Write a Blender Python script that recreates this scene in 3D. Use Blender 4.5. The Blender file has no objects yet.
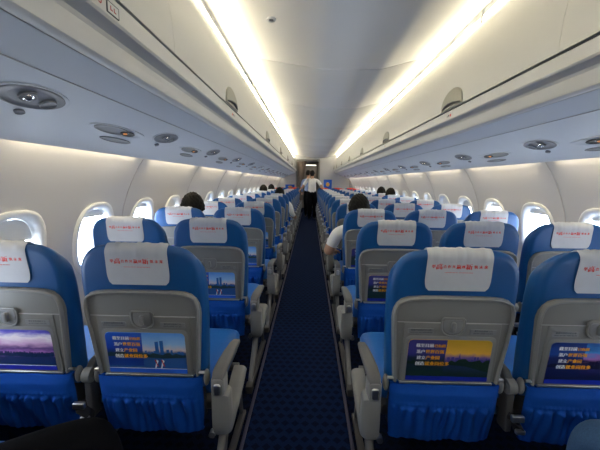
import bpy, bmesh, math, random
from mathutils import Vector, Matrix
random.seed(7)
C = bpy.context.scene.collection
PI = math.pi
TMP = bpy.data.scenes.new('workbench')   # shapes are evaluated here, then the scene is removed
XC = 0.248            # cabin centre line (the aisle is at x = 0)
Y0, Y1 = -1.35, 13.4  # rear and front ends of the passenger cabin

# ------------------------------------------------------------------ materials
def mat(name, col, rough=0.6, metal=0.0, spec=0.4, noise=0.0, nscale=40, bump=0.0, bscale=200, emit=None, estr=0):
    m = bpy.data.materials.new(name); m.use_nodes = True
    nt = m.node_tree; b = nt.nodes['Principled BSDF']
    b.inputs['Base Color'].default_value = (*col, 1)
    b.inputs['Roughness'].default_value = rough
    b.inputs['Metallic'].default_value = metal
    b.inputs['Specular IOR Level'].default_value = spec
    tc = nt.nodes.new('ShaderNodeTexCoord')
    if noise:
        n = nt.nodes.new('ShaderNodeTexNoise'); n.inputs['Scale'].default_value = nscale
        n.inputs['Detail'].default_value = 4
        nt.links.new(tc.outputs['Object'], n.inputs['Vector'])
        r = nt.nodes.new('ShaderNodeMapRange')
        r.inputs['To Min'].default_value = 1 - noise; r.inputs['To Max'].default_value = 1 + noise
        nt.links.new(n.outputs['Fac'], r.inputs['Value'])
        mx = nt.nodes.new('ShaderNodeVectorMath'); mx.operation = 'SCALE'
        mx.inputs[0].default_value = col
        nt.links.new(r.outputs['Result'], mx.inputs['Scale'])
        nt.links.new(mx.outputs['Vector'], b.inputs['Base Color'])
    if bump:
        n2 = nt.nodes.new('ShaderNodeTexNoise'); n2.inputs['Scale'].default_value = bscale
        nt.links.new(tc.outputs['Object'], n2.inputs['Vector'])
        bp = nt.nodes.new('ShaderNodeBump'); bp.inputs['Strength'].default_value = bump
        bp.inputs['Distance'].default_value = 0.002
        nt.links.new(n2.outputs['Fac'], bp.inputs['Height']); nt.links.new(bp.outputs['Normal'], b.inputs['Normal'])
    if emit:
        b.inputs['Emission Color'].default_value = (*emit, 1); b.inputs['Emission Strength'].default_value = estr
    return m

def ramp_mat(name, axis, lo, hi, stops, noise=0.0, nscale=30, stretch=1.0, rough=0.35):
    """printed picture: colours run along one object axis, broken by noise"""
    m = bpy.data.materials.new(name); m.use_nodes = True
    nt = m.node_tree; b = nt.nodes['Principled BSDF']; b.inputs['Roughness'].default_value = rough
    tc = nt.nodes.new('ShaderNodeTexCoord'); sp = nt.nodes.new('ShaderNodeSeparateXYZ')
    nt.links.new(tc.outputs['Object'], sp.inputs[0])
    r = nt.nodes.new('ShaderNodeMapRange'); r.inputs['From Min'].default_value = lo; r.inputs['From Max'].default_value = hi
    nt.links.new(sp.outputs[axis], r.inputs['Value'])
    mp = nt.nodes.new('ShaderNodeMapping'); mp.inputs['Scale'].default_value = (1, 1, stretch)
    nt.links.new(tc.outputs['Object'], mp.inputs['Vector'])
    n = nt.nodes.new('ShaderNodeTexNoise'); n.inputs['Scale'].default_value = nscale; n.inputs['Detail'].default_value = 3
    nt.links.new(mp.outputs[0], n.inputs['Vector'])
    ma = nt.nodes.new('ShaderNodeMath'); ma.operation = 'MULTIPLY_ADD'
    ma.inputs[1].default_value = noise
    nt.links.new(n.outputs['Fac'], ma.inputs[0])
    sb = nt.nodes.new('ShaderNodeMath'); sb.operation = 'SUBTRACT'; sb.inputs[1].default_value = noise / 2
    nt.links.new(r.outputs['Result'], sb.inputs[0]); nt.links.new(sb.outputs[0], ma.inputs[2])
    cr = nt.nodes.new('ShaderNodeValToRGB')
    e = cr.color_ramp.elements
    while len(e) < len(stops): e.new(0.5)
    for el, (p, c) in zip(e, stops): el.position = p; el.color = (*c, 1)
    nt.links.new(ma.outputs[0], cr.inputs['Fac']); nt.links.new(cr.outputs['Color'], b.inputs['Base Color'])
    return m

BLUE = mat('seat_blue_leather', (0.003, 0.068, 0.238), 0.42, spec=0.4, noise=0.12, nscale=9, bump=0.12, bscale=350)
CUSH = mat('seat_blue_cushion', (0.005, 0.10, 0.38), 0.5, spec=0.4, noise=0.1, nscale=12, bump=0.12, bscale=300)  # lighter than the backrest blue: light falling on the cushion is put into the colour
POCK = mat('pocket_blue_fabric', (0.002, 0.062, 0.36), 0.8, spec=0.2, noise=0.12, nscale=60, bump=0.3, bscale=500)
CLOTH = mat('white_cover_cloth', (0.48, 0.51, 0.57), 0.9, spec=0.1, noise=0.05, nscale=30, bump=0.25, bscale=60)
REDCLOTH = mat('red_cover_cloth', (0.55, 0.05, 0.02), 0.9, noise=0.08, nscale=30)
GREY = mat('seat_grey_plastic', (0.185, 0.19, 0.19), 0.42, noise=0.04, nscale=15, bump=0.05, bscale=600)
GREYL = mat('seat_light_grey_plastic', (0.21, 0.215, 0.22), 0.38, noise=0.03, nscale=15)
ARM = mat('armrest_pad_grey', (0.11, 0.113, 0.118), 0.55, noise=0.06, nscale=25, bump=0.1)
SHROUD = mat('armrest_shroud_grey', (0.20, 0.205, 0.21), 0.45, noise=0.04, nscale=12)
RECESS = mat('service_recess_grey', (0.20, 0.205, 0.225), 0.4, noise=0.05, nscale=20)
DGREY = mat('dark_recess_plastic', (0.06, 0.06, 0.065), 0.5, noise=0.1, nscale=20)
METAL = mat('brushed_metal', (0.62, 0.62, 0.64), 0.28, metal=1.0, noise=0.06, nscale=60)
LEG = mat('seat_leg_metal', (0.14, 0.145, 0.16), 0.45, metal=0.4, noise=0.06, nscale=30)
BLACK = mat('black_fabric', (0.012, 0.012, 0.016), 0.8, noise=0.2, nscale=50, bump=0.2)
RED = mat('red_print', (0.62, 0.03, 0.02), 0.7)
DRED = mat('dark_red_print', (0.30, 0.03, 0.035), 0.7)
INKG = mat('grey_print', (0.07, 0.08, 0.09), 0.7)
LABEL = mat('label_plastic', (0.21, 0.22, 0.235), 0.4)
WHITEP = mat('white_print', (0.8, 0.82, 0.86), 0.5)
ORANGE = mat('orange_print', (0.85, 0.36, 0.02), 0.5)
WALL = mat('sidewall_plastic', (0.465, 0.468, 0.485), 0.5, noise=0.02, nscale=3)
RIM = mat('window_rim_plastic', (0.70, 0.71, 0.71), 0.4, noise=0.02, nscale=8)
SHADE = mat('window_shade_plastic', (0.80, 0.80, 0.78), 0.5, noise=0.03, nscale=20)
SEAM = mat('joint_rubber', (0.38, 0.38, 0.39), 0.7, noise=0.1)
PSU = mat('service_panel_plastic', (0.55, 0.58, 0.625), 0.38, noise=0.02, nscale=4)
BIN = mat('bin_door_plastic', (0.50, 0.495, 0.465), 0.42, noise=0.02, nscale=4)
RIDGE = mat('valance_plastic', (0.47, 0.47, 0.46), 0.42, noise=0.02, nscale=4)
LATCH = mat('latch_olive_grey', (0.27, 0.265, 0.22), 0.5, noise=0.05, nscale=30)
GAP = mat('dark_gap_rubber', (0.02, 0.02, 0.022), 0.8, noise=0.1)
CEIL = mat('ceiling_plastic', (0.74, 0.73, 0.71), 0.45, noise=0.02, nscale=3)
BULK = mat('bulkhead_laminate', (0.42, 0.43, 0.46), 0.5, noise=0.03, nscale=8)
BROWN = mat('curtain_brown', (0.13, 0.10, 0.085), 0.9, noise=0.2, nscale=20, bump=0.3)
GALLEY = mat('galley_panel', (0.22, 0.20, 0.18), 0.5, noise=0.08, nscale=6)
PBLUE = mat('poster_blue', (0.01, 0.10, 0.55), 0.4, noise=0.2, nscale=14)
PYEL = mat('poster_gold', (0.55, 0.33, 0.08), 0.5, noise=0.3, nscale=30)
TRACK = mat('seat_track_strip', (0.05, 0.05, 0.10), 0.5, metal=0.1, noise=0.08, nscale=30)
SKIN = mat('skin', (0.45, 0.26, 0.17), 0.55, noise=0.08, nscale=30)
HAIR = mat('black_hair', (0.004, 0.0035, 0.0035), 0.7, spec=0.2, noise=0.4, nscale=120, bump=0.8, bscale=160)
SHIRT = mat('white_shirt', (0.72, 0.72, 0.72), 0.85, noise=0.05, nscale=12, bump=0.5, bscale=18)
BSHIRT = mat('pale_blue_shirt', (0.25, 0.34, 0.60), 0.85, noise=0.08, nscale=12)
DSHIRT = mat('dark_shirt', (0.05, 0.06, 0.09), 0.85, noise=0.1)
TROUS = mat('black_trousers', (0.006, 0.006, 0.008), 0.95, spec=0.05, noise=0.2, nscale=20, bump=0.3, bscale=25)
CHAR = mat('charcoal_trousers', (0.0045, 0.005, 0.007), 0.95, spec=0.05, noise=0.2, nscale=60, bump=0.4, bscale=30)
DENIM = mat('blue_denim', (0.035, 0.09, 0.20), 0.9, noise=0.35, nscale=220, bump=0.5, bscale=300)
SHOE = mat('black_shoe_leather', (0.01, 0.01, 0.01), 0.3, noise=0.1)
LIGHTW = mat('cove_lamp_diffuser', (0.9, 0.9, 0.85), 0.5, emit=(1.0, 0.88, 0.62), estr=46)
LIGHTW2 = mat('cove_lamp_diffuser_right', (0.9, 0.9, 0.85), 0.5, emit=(1.0, 0.88, 0.62), estr=30)
LIGHTS = mat('sidewall_lamp_diffuser', (0.9, 0.9, 0.85), 0.5, emit=(1.0, 0.83, 0.54), estr=27)
LIGHTG = mat('galley_lamp_diffuser', (0.9, 0.9, 0.85), 0.5, emit=(1.0, 0.93, 0.8), estr=7)
BUTTON = mat('lit_orange_button', (0.9, 0.4, 0.1), 0.4, emit=(1.0, 0.35, 0.08), estr=0.25)
EMBER = mat('nozzle_ring_chrome', (0.85, 0.85, 0.87), 0.2, metal=1.0, noise=0.03)

def glass_mat():
    m = bpy.data.materials.new('window_glass'); m.use_nodes = True; nt = m.node_tree
    nt.nodes.clear(); o = nt.nodes.new('ShaderNodeOutputMaterial'); t = nt.nodes.new('ShaderNodeBsdfTransparent'); g = nt.nodes.new('ShaderNodeBsdfGlossy')
    g.inputs['Roughness'].default_value = .05; t.inputs['Color'].default_value = (.95, .97, 1, 1); x = nt.nodes.new('ShaderNodeMixShader'); x.inputs[0].default_value = .05
    nt.links.new(t.outputs[0], x.inputs[1]); nt.links.new(g.outputs[0], x.inputs[2]); nt.links.new(x.outputs[0], o.inputs['Surface']); return m
GLASS = glass_mat()

def carpet_mat(name, base, dark, sx, sy, rad):
    m = bpy.data.materials.new(name); m.use_nodes = True
    nt = m.node_tree; N = nt.nodes.new; L = nt.links.new
    b = nt.nodes['Principled BSDF']; b.inputs['Roughness'].default_value = 0.95
    b.inputs['Specular IOR Level'].default_value = 0.1
    tc = N('ShaderNodeTexCoord'); sp = N('ShaderNodeSeparateXYZ'); L(tc.outputs['Object'], sp.inputs[0])
    def mth(op, a, bb=None, c=None):
        n = N('ShaderNodeMath'); n.operation = op
        for k, v in enumerate((a, bb, c)):
            if v is None: continue
            if isinstance(v, (int, float)): n.inputs[k].default_value = v
            else: L(v, n.inputs[k])
        return n.outputs[0]
    yy = mth('DIVIDE', sp.outputs['Y'], sy); row = mth('FLOOR', yy)
    off = mth('MULTIPLY', mth('MODULO', row, 2.0), 0.5)
    xx = mth('ADD', mth('DIVIDE', mth('ADD', sp.outputs['X'], 10.0), sx), off)
    fx = mth('ABSOLUTE', mth('SUBTRACT', mth('FRACT', xx), 0.5))
    fy = mth('ABSOLUTE', mth('SUBTRACT', mth('FRACT', yy), 0.5))
    d = mth('ADD', fx, fy)                                   # little diamonds, staggered row by row
    dot = mth('LESS_THAN', d, rad)
    n = N('ShaderNodeTexNoise'); n.inputs['Scale'].default_value = 260; L(tc.outputs['Object'], n.inputs['Vector'])
    mx = N('ShaderNodeMix'); mx.data_type = 'RGBA'
    L(dot, mx.inputs['Factor']); mx.inputs['A'].default_value = (*base, 1); mx.inputs['B'].default_value = (*dark, 1)
    sc = N('ShaderNodeMapRange'); sc.inputs['To Min'].default_value = 0.55; sc.inputs['To Max'].default_value = 1.45
    L(n.outputs['Fac'], sc.inputs['Value'])
    vm = N('ShaderNodeVectorMath'); vm.operation = 'SCALE'
    L(mx.outputs['Result'], vm.inputs[0]); L(sc.outputs['Result'], vm.inputs['Scale'])
    L(vm.outputs['Vector'], b.inputs['Base Color'])
    bp = N('ShaderNodeBump'); bp.inputs['Strength'].default_value = 0.5; bp.inputs['Distance'].default_value = 0.004
    L(n.outputs['Fac'], bp.inputs['Height']); L(bp.outputs['Normal'], b.inputs['Normal'])
    return m
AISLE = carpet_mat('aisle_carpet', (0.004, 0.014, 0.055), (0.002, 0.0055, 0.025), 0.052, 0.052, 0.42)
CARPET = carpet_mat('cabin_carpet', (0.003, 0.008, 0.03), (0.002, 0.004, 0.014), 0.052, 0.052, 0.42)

# ------------------------------------------------------------------ mesh helpers
class MB:
    def __init__(s): s.v = []; s.f = []; s.m = []
    def add(s, vs, fs, mi=0):
        o = len(s.v); s.v += [tuple(p) for p in vs]
        s.f += [tuple(i + o for i in f) for f in fs]; s.m += [mi] * len(fs); return s
    def box(s, x0, x1, y0, y1, z0, z1, mi=0, bev=0.0):
        if bev <= 0:
            vs = [(x, y, z) for x in (x0, x1) for y in (y0, y1) for z in (z0, z1)]
            return s.add(vs, [(0, 1, 3, 2), (4, 6, 7, 5), (0, 4, 5, 1), (2, 3, 7, 6), (0, 2, 6, 4), (1, 5, 7, 3)], mi)
        bm = bmesh.new(); bmesh.ops.create_cube(bm, size=1)
        bmesh.ops.scale(bm, vec=(x1 - x0, y1 - y0, z1 - z0), verts=bm.verts)
        bmesh.ops.translate(bm, vec=((x0 + x1) / 2, (y0 + y1) / 2, (z0 + z1) / 2), verts=bm.verts)
        bmesh.ops.bevel(bm, geom=bm.edges[:], offset=bev, segments=3, profile=0.5, affect='EDGES')
        return s.bm(bm, mi)
    def bm(s, bm, mi=0):
        bm.verts.ensure_lookup_table(); bm.verts.index_update()
        s.add([v.co[:] for v in bm.verts], [[v.index for v in f.verts] for f in bm.faces], mi); bm.free(); return s
    def tube(s, path, rad, n=10, mi=0, cap=True, flat=1.0):
        P = [Vector(p) for p in path]; R = rad if isinstance(rad, (list, tuple)) else [rad] * len(P)
        rings = []; up = None
        for i, p in enumerate(P):
            t = (P[min(i + 1, len(P) - 1)] - P[max(i - 1, 0)]).normalized()
            if up is None:
                up = Vector((0, 0, 1)) if abs(t.z) < 0.9 else Vector((1, 0, 0))
            a = t.cross(up).normalized(); b = a.cross(t).normalized(); up = b
            rings.append([p + a * (R[i] * math.cos(2 * PI * k / n)) + b * (R[i] * flat * math.sin(2 * PI * k / n)) for k in range(n)])
        return s.loft(rings, mi, cap)
    def loft(s, rings, mi=0, cap=True, closed=True):
        n = len(rings[0]); vs = [p for r in rings for p in r]; fs = []
        for i in range(len(rings) - 1):
            for k in range(n if closed else n - 1):
                k2 = (k + 1) % n
                fs.append((i * n + k, i * n + k2, (i + 1) * n + k2, (i + 1) * n + k))
        if cap: fs.append(tuple(range(n))); fs.append(tuple((len(rings) - 1) * n + k for k in range(n)))
        return s.add(vs, fs, mi)
    def plate(s, outline, ys, thick, bev, seg=4, mi=0, both=False):
        """solid panel: outline in (x, z), rear skin at y = ys(z), rounded rim"""
        n = len(outline); O = [Vector(p) for p in outline]; area = 0
        for i in range(n): area += O[i].x * O[(i + 1) % n].y - O[(i + 1) % n].x * O[i].y
        sg = 1 if area > 0 else -1; nrm = []
        for i in range(n):
            e1 = (O[i] - O[i - 1]).normalized(); e2 = (O[(i + 1) % n] - O[i]).normalized()
            a = Vector((-e1.y, e1.x)) * sg; b = Vector((-e2.y, e2.x)) * sg
            m = (a + b); nrm.append(m / max(0.5, m.length_squared / 2 if m.length else 1) )
        def ring(ins, dy): return [(p.x + q.x * ins, ys(p.y + q.y * ins) + dy, p.y + q.y * ins) for p, q in zip(O, nrm)]
        rings = [ring(bev * (1 - math.sin(a * PI / 2 / seg)), bev * (1 - math.cos(a * PI / 2 / seg))) for a in range(seg + 1)]
        if both: rings += [ring(bev * (1 - math.sin(a * PI / 2 / seg)), thick - bev * (1 - math.cos(a * PI / 2 / seg))) for a in range(seg, -1, -1)]
        else: rings += [ring(0, thick)]
        return s.loft(rings, mi, True)
    def grid(s, nu, nv, fn, mi=0):
        vs = [fn(i / nu, j / nv) for j in range(nv + 1) for i in range(nu + 1)]
        fs = [(j * (nu + 1) + i, j * (nu + 1) + i + 1, (j + 1) * (nu + 1) + i + 1, (j + 1) * (nu + 1) + i) for j in range(nv) for i in range(nu)]
        return s.add(vs, fs, mi)
    def ellipsoid(s, c, r, mi=0, nu=16, nv=10, fn=None):
        vs = []; fs = []
        for j in range(nv + 1):
            t = PI * j / nv
            for i in range(nu):
                a = 2 * PI * i / nu; d = Vector((math.sin(t) * math.cos(a), math.sin(t) * math.sin(a), math.cos(t)))
                k = fn(d) if fn else 1.0
                vs.append((c[0] + r[0] * d.x * k, c[1] + r[1] * d.y * k, c[2] + r[2] * d.z * k))
        for j in range(nv):
            for i in range(nu): fs.append((j * nu + i, j * nu + (i + 1) % nu, (j + 1) * nu + (i + 1) % nu, (j + 1) * nu + i))
        return s.add(vs, fs, mi)
    def build(s, name, mats, parent=None, sharp=35, solid=0.0):
        if not isinstance(mats, (list, tuple)): mats = [mats]
        me = bpy.data.meshes.new(name); me.from_pydata(s.v, [], s.f)
        for m in mats: me.materials.append(m)
        for p, k in zip(me.polygons, s.m): p.material_index = k; p.use_smooth = True
        bm = bmesh.new(); bm.from_mesh(me)
        bmesh.ops.remove_doubles(bm, verts=bm.verts, dist=1e-6) if 'lettering' not in name and 'printed' not in name else None
        if solid:
            bmesh.ops.solidify(bm, geom=bm.faces[:], thickness=solid)
        bmesh.ops.recalc_face_normals(bm, faces=bm.faces)
        bm.to_mesh(me); bm.free()
        me.set_sharp_from_angle(angle=math.radians(sharp))
        o = bpy.data.objects.new(name, me); C.objects.link(o)
        if parent: o.parent = parent
        return o

def rrect(x0, x1, z0, z1, r, seg=5, corners=(1, 1, 1, 1)):
    """rounded rectangle; corners = bottom-left, bottom-right, top-right, top-left"""
    P = []
    for k, (cx, cz, a0) in enumerate(((x0, z0, 180), (x1, z0, 270), (x1, z1, 0), (x0, z1, 90))):
        rr = r * corners[k]
        if rr <= 0: P.append((cx, cz)); continue
        ox = cx + (rr if cx == x0 else -rr); oz = cz + (rr if cz == z0 else -rr)
        for i in range(seg + 1):
            a = math.radians(a0 + 90 * i / seg); P.append((ox + rr * math.cos(a), oz + rr * math.sin(a)))
    return P

def tag(o, label=None, cat=None, group=None, kind=None):
    if label: o['label'] = label
    if cat: o['category'] = cat
    if group: o['group'] = group
    if kind: o['kind'] = kind
    return o
def empty(name, loc=(0, 0, 0), rz=0):
    o = bpy.data.objects.new(name, None); C.objects.link(o); o.location = loc; o.rotation_euler = (0, 0, rz)
    o.empty_display_size = 0.1; return o
def struct(mb, name, mats, parent=None, **k):
    o = mb.build(name, mats, parent, **k)
    if not parent: o['kind'] = 'structure'
    return o
def copy_tree(o, parent=None, skip=()):
    c = o.copy(); C.objects.link(c); c.parent = parent
    for ch in list(o.children):
        if ch.name.split('.')[0] in skip: continue
        copy_tree(ch, c, skip)
    return c

def text_geo(body, size, offset=0.0, align='CENTER'):
    cu = bpy.data.curves.new('lettering_curve', 'FONT'); cu.body = body; cu.size = 1
    cu.align_x = align; cu.resolution_u = 3
    ob = bpy.data.objects.new('lettering_curve', cu); TMP.collection.objects.link(ob)
    TMP.view_layers[0].update(); dg = TMP.view_layers[0].depsgraph
    me = ob.evaluated_get(dg).to_mesh()
    vs = [v.co * size for v in me.vertices]; fs = [tuple(p.vertices) for p in me.polygons]
    ob.evaluated_get(dg).to_mesh_clear(); bpy.data.objects.remove(ob); bpy.data.curves.remove(cu)
    return vs, fs
def put_text(mb, body, size, x, z, ys, eps=0.0010, mi=0, offset=0.0, align='CENTER'):
    vs, fs = text_geo(body, size, offset, align)
    for k, dx in enumerate((0,) if offset == 0 else (-offset, 0, offset)):   # heavier strokes
        mb.add([(x + dx + v.x, ys(z + v.y) - eps - .00008 * k, z + v.y) for v in vs], fs, mi)

# ================================================================== CABIN SHELL
PROF = [(0.0, 1.38), (0.12, 1.47), (0.30, 1.545), (0.50, 1.59), (0.70, 1.60), (0.90, 1.578), (1.05, 1.548), (1.16, 1.51), (1.26, 1.465), (1.34, 1.42), (1.405, 1.375)]
def XW(z):
    if z <= PROF[0][0]: return PROF[0][1]
    for (a, xa), (b, xb) in zip(PROF, PROF[1:]):
        if z <= b:
            t = (z - a) / (b - a); return xa + (xb - xa) * t
    return PROF[-1][1]
WP = 0.58; WZ = 0.878; WA, WB = 0.152, 0.192          # window pitch, centre height, half opening
def opening(a, ha, hb, e=2.6):
    c, s = math.cos(a), math.sin(a)
    return (ha * math.copysign(abs(c) ** (2 / e), c), hb * math.copysign(abs(s) ** (2 / e), s))
win_y = {-1: [2.005 + WP * k for k in range(-5, 19)], 1: [2.56 + WP * k for k in range(-6, 18)]}

for s, side in ((-1, 'left'), (1, 'right')):
    w = MB(); ys = win_y[s]
    def P(y, z, off=0.0): return (XC + s * (XW(z) + off), y, z)
    zlo, zhi = 0.64, 1.12
    zs_low = [0, .06, .12, .2, .3, .4, .5, .57, zlo]; zs_hi = [zhi, 1.16, 1.2, 1.26, 1.3, 1.34, 1.37, 1.405]
    for zs in (zs_low, zs_hi):
        w.add([P(y, z) for z in zs for y in (Y0, Y1)], [(2 * i, 2 * i + 1, 2 * i + 3, 2 * i + 2) for i in range(len(zs) - 1)])
    cells = [(y - WP / 2, y + WP / 2, y) for y in ys if y - WP / 2 > Y0 and y + WP / 2 < Y1]
    a0 = cells[0][0]; a1 = cells[-1][1]
    for ya, yb in ((Y0, a0), (a1, Y1)):
        zz = [zlo, .75, .85, .95, 1.05, zhi]
        w.add([P(y, z) for z in zz for y in (ya, yb)], [(2 * i, 2 * i + 1, 2 * i + 3, 2 * i + 2) for i in range(len(zz) - 1)])
    for ya, yb, yc in cells:
        hy = WP / 2; up = zhi - WZ; dn = WZ - zlo; n = 40; inner = []; mid = []; outer = []
        for k in range(n):
            a = 2 * PI * k / n; c, sn = math.cos(a), math.sin(a)
            hz = up if sn > 0 else dn
            # superpose so that the four corners are hit exactly
            q = (k % 10) / 10.0; quad = k // 10
            t = math.tan(math.radians(45) * min(1, q * 2)) if q <= 0.5 else 1 / math.tan(math.radians(90 * q))
            if q <= 0.5: u, v = 1.0, t
            else: u, v = t, 1.0
            if quad == 0: ox, oz = u, v
            elif quad == 1: ox, oz = -v, u
            elif quad == 2: ox, oz = -u, -v
            else: ox, oz = v, -u
            oz2 = oz * (up if oz > 0 else dn)
            outer.append(P(yc + ox * hy, WZ + oz2))
            iy, iz = opening(math.atan2(oz, ox), WA, WB)
            inner.append(P(yc + iy, WZ + iz))
            mid.append(P(yc + (iy + ox * hy) / 2, WZ + (iz + oz2) / 2))
        w.loft([outer, mid, inner], 0, cap=False)
    wall = struct(w, 'wall_' + side, WALL, solid=0)
    # window units
    for i, (ya, yb, yc) in enumerate(cells):
        e = empty('window_%d' % (i + 1 + (0 if s < 0 else len(cells))), (XC + s * XW(WZ), yc, WZ)); e['kind'] = 'structure'
        def L(y, z, d): return (s * (XW(WZ + z) - XW(WZ) + d), y, z)
        n = 36; r = MB(); rings = []
        for ha, hb, d in ((.192, .232, .002), (.190, .230, -.010), (.180, .220, -.016), (.165, .206, -.014), (.153, .193, -.004), (.150, .190, .015), (.148, .187, .055)):
            rings.append([L(*opening(2 * PI * k / n, ha, hb), d) for k in range(n)])
        r.loft(rings, 0, cap=False); r.build('window_frame', RIM, e, sharp=60)
        g = MB(); ring = [L(*opening(2 * PI * k / n, .1485, .1875), .046) for k in range(n)]
        ring2 = [L(*opening(2 * PI * k / n, .1485, .1875), .050) for k in range(n)]
        g.loft([ring, ring2], 0, cap=True); g.build('window_pane', GLASS, e)
        fr = [0.14, 0.18, 0.08, 0.22, 0.14, 0.12, 0.42, 0.2, 0.1, 0.2][(i * 7 + (3 if s > 0 else 0)) % 10]
        if s < 0 and abs(yc - 1.425) < .1: fr = 0.30
        zt = .184; zb = .184 - .368 * fr
        sh = MB(); m = 12
        rows = []
        for dz in (0, .004):
            pts = []
            for k in range(m + 1):
                z = zb + (zt - zb) * k / m
                hw = .147 * (1 - min(1, abs(z / .187)) ** 2.6) ** (1 / 2.6)
                pts.append((hw, z))
            poly = [L(-hw, z, .030 + dz) for hw, z in pts] + [L(hw, z, .030 + dz) for hw, z in reversed(pts)]
            rows.append(poly)
        sh.loft(rows, 0, cap=True)
        so = sh.build('window_shade', SHADE, e)
        hd = MB(); hd.tube([L(-.10, zb + .004, .026), L(0, zb + .004, .024), L(.10, zb + .004, .026)], .005, 8)
        hd.build('shade_handle', RIM, so)
    # panel joints
    jy = [(2.295 if s < 0 else 2.27) + 1.16 * k for k in range(-3, 10)]
    for k, y in enumerate([q for q in jy if Y0 < q < Y1]):
        t = MB(); zz = [.05 + i * (1.395 - .05) / 24 for i in range(25)]
        t.loft([[P(y - .0035, z, .003), P(y - .0035, z, -.0025), P(y + .0035, z, -.0025), P(y + .0035, z, .003)] for z in zz], 0)
        struct(t, 'trim_%d' % (k + 1 + (0 if s < 0 else 20)), SEAM)
    # baseboard, raised and coloured dark to stand in for shadow low on the wall
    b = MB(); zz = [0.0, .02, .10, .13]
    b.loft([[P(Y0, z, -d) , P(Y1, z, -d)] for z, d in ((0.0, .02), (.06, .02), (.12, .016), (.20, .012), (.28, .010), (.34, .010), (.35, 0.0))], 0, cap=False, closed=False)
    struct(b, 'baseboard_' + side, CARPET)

# floor
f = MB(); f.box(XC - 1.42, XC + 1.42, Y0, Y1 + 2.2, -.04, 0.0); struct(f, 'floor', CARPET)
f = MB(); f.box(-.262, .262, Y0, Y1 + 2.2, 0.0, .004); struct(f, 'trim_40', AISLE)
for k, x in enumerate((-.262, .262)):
    f = MB(); f.box(x - .008, x + .008, Y0, Y1 - .1, .0, .012, bev=.003); struct(f, 'trim_%d' % (41 + k), TRACK)

# ceiling: downward-bowed centre panels, 1.53 m long each, in one structure
cl = MB(); seams = []; y = 2.97 - 1.53 * 3
while y < Y1: seams.append(y); y += 1.53
def ZC(u):                                               # u = -1..1 across: two sloping wings and a flat middle
    x = u * .775; d = max(0.0, -.08 - x, x - .38); w = .875 - (.08 if x < 0 else .38)
    q = d / w; r = .10
    return 2.215 + .122 * (q * q / (2 * r) if q < r else q - r / 2) / (1 - r / 2)
edges = [Y0] + [q for q in seams if Y0 < q < Y1] + [Y1]
for ya, yb in zip(edges, edges[1:]):
    n = 60; rows = []
    for yy, dz in ((ya, .016), (ya + .006, .003), (ya + .02, 0), (yb - .02, 0), (yb - .006, .003), (yb, .016)):
        rows.append([(XC + .775 * 1.13 * (2 * i / n - 1), yy, ZC(1.13 * (2 * i / n - 1)) + dz) for i in range(n + 1)])
    cl.loft(rows, 0, cap=False, closed=False)
struct(cl, 'ceiling', CEIL)
# plenum skin above the bins keeps daylight out
pl = MB(); pts = [(1.375, 1.405), (1.45, 1.45), (1.45, 1.9), (1.2, 2.35), (.9, 2.42), (0, 2.5), (-.9, 2.42), (-1.2, 2.35), (-1.45, 1.9), (-1.45, 1.45), (-1.375, 1.405)]
pl.loft([[(XC + x, yy, z) for x, z in pts] for yy in (Y0, Y1 + 2.2)], 0, cap=False, closed=False)
struct(pl, 'trim_50', CEIL)

# coves: lamps above the bins and under the service panels
for s, side in ((-1, 'left'), (1, 'right')):
    k = 0; y = Y0 + .05
    while y < Y1 - .2:
        y2 = min(y + 1.16, Y1 - .05)
        e = empty('cove_light', (XC + s * .86, (y + y2) / 2, 2.262))
        h = (y2 - y) / 2
        qh, qd = (([(-.018, -.034), (-.012, .004), (.008, .075), (.018, .075), (.000, -.034)], [(-.0195, -.034), (-.0135, .002), (-.011, .002), (-.017, -.034)]) if s < 0 else
                  ([(.000, -.006), (.006, .028), (.012, .088), (.020, .088), (.020, -.006)], [(-.0015, -.008), (.0045, .026), (.009, .026), (.003, -.008)]))
        b = MB(); b.loft([[(s * a, yy, c) for a, c in qh] for yy in (-h, h)], 0); b.build('lamp_housing', RIM, e)
        b = MB(); b.loft([[(s * a, yy, c) for a, c in qd] for yy in (-h + .01, h - .01)], 0); b.build('lamp_diffuser', LIGHTW if s < 0 else LIGHTW2, e)
        tag(e, '%s ceiling cove lamp above the overhead bins, number %d from the camera end' % (side, k + 1), 'light', 'ceiling cove lamps')
        y += 1.18; k += 1
    k = 0
    jy = [(2.295 if s < 0 else 2.27) + 1.16 * q for q in range(-4, 11)]
    for ya, yb in zip(jy, jy[1:]):
        ya, yb = max(ya, Y0) + .10, min(yb, Y1) - .10
        if yb - ya < .3: continue
        e = empty('sidewall_light', (XC + s * 1.325, (ya + yb) / 2, 1.418)); h = (yb - ya) / 2
        b = MB(); b.box(-.02, .02, -h, h, .004, .016); b.build('lamp_housing', GREYL, e)
        b = MB(); b.box(-.016, .016, -h, h, .0, .0045); b.build('lamp_diffuser', LIGHTS, e)
        tag(e, '%s sidewall lamp washing the wall above the windows, number %d from the camera end' % (side, k + 1), 'light', 'sidewall wash lamps')
        k += 1

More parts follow.
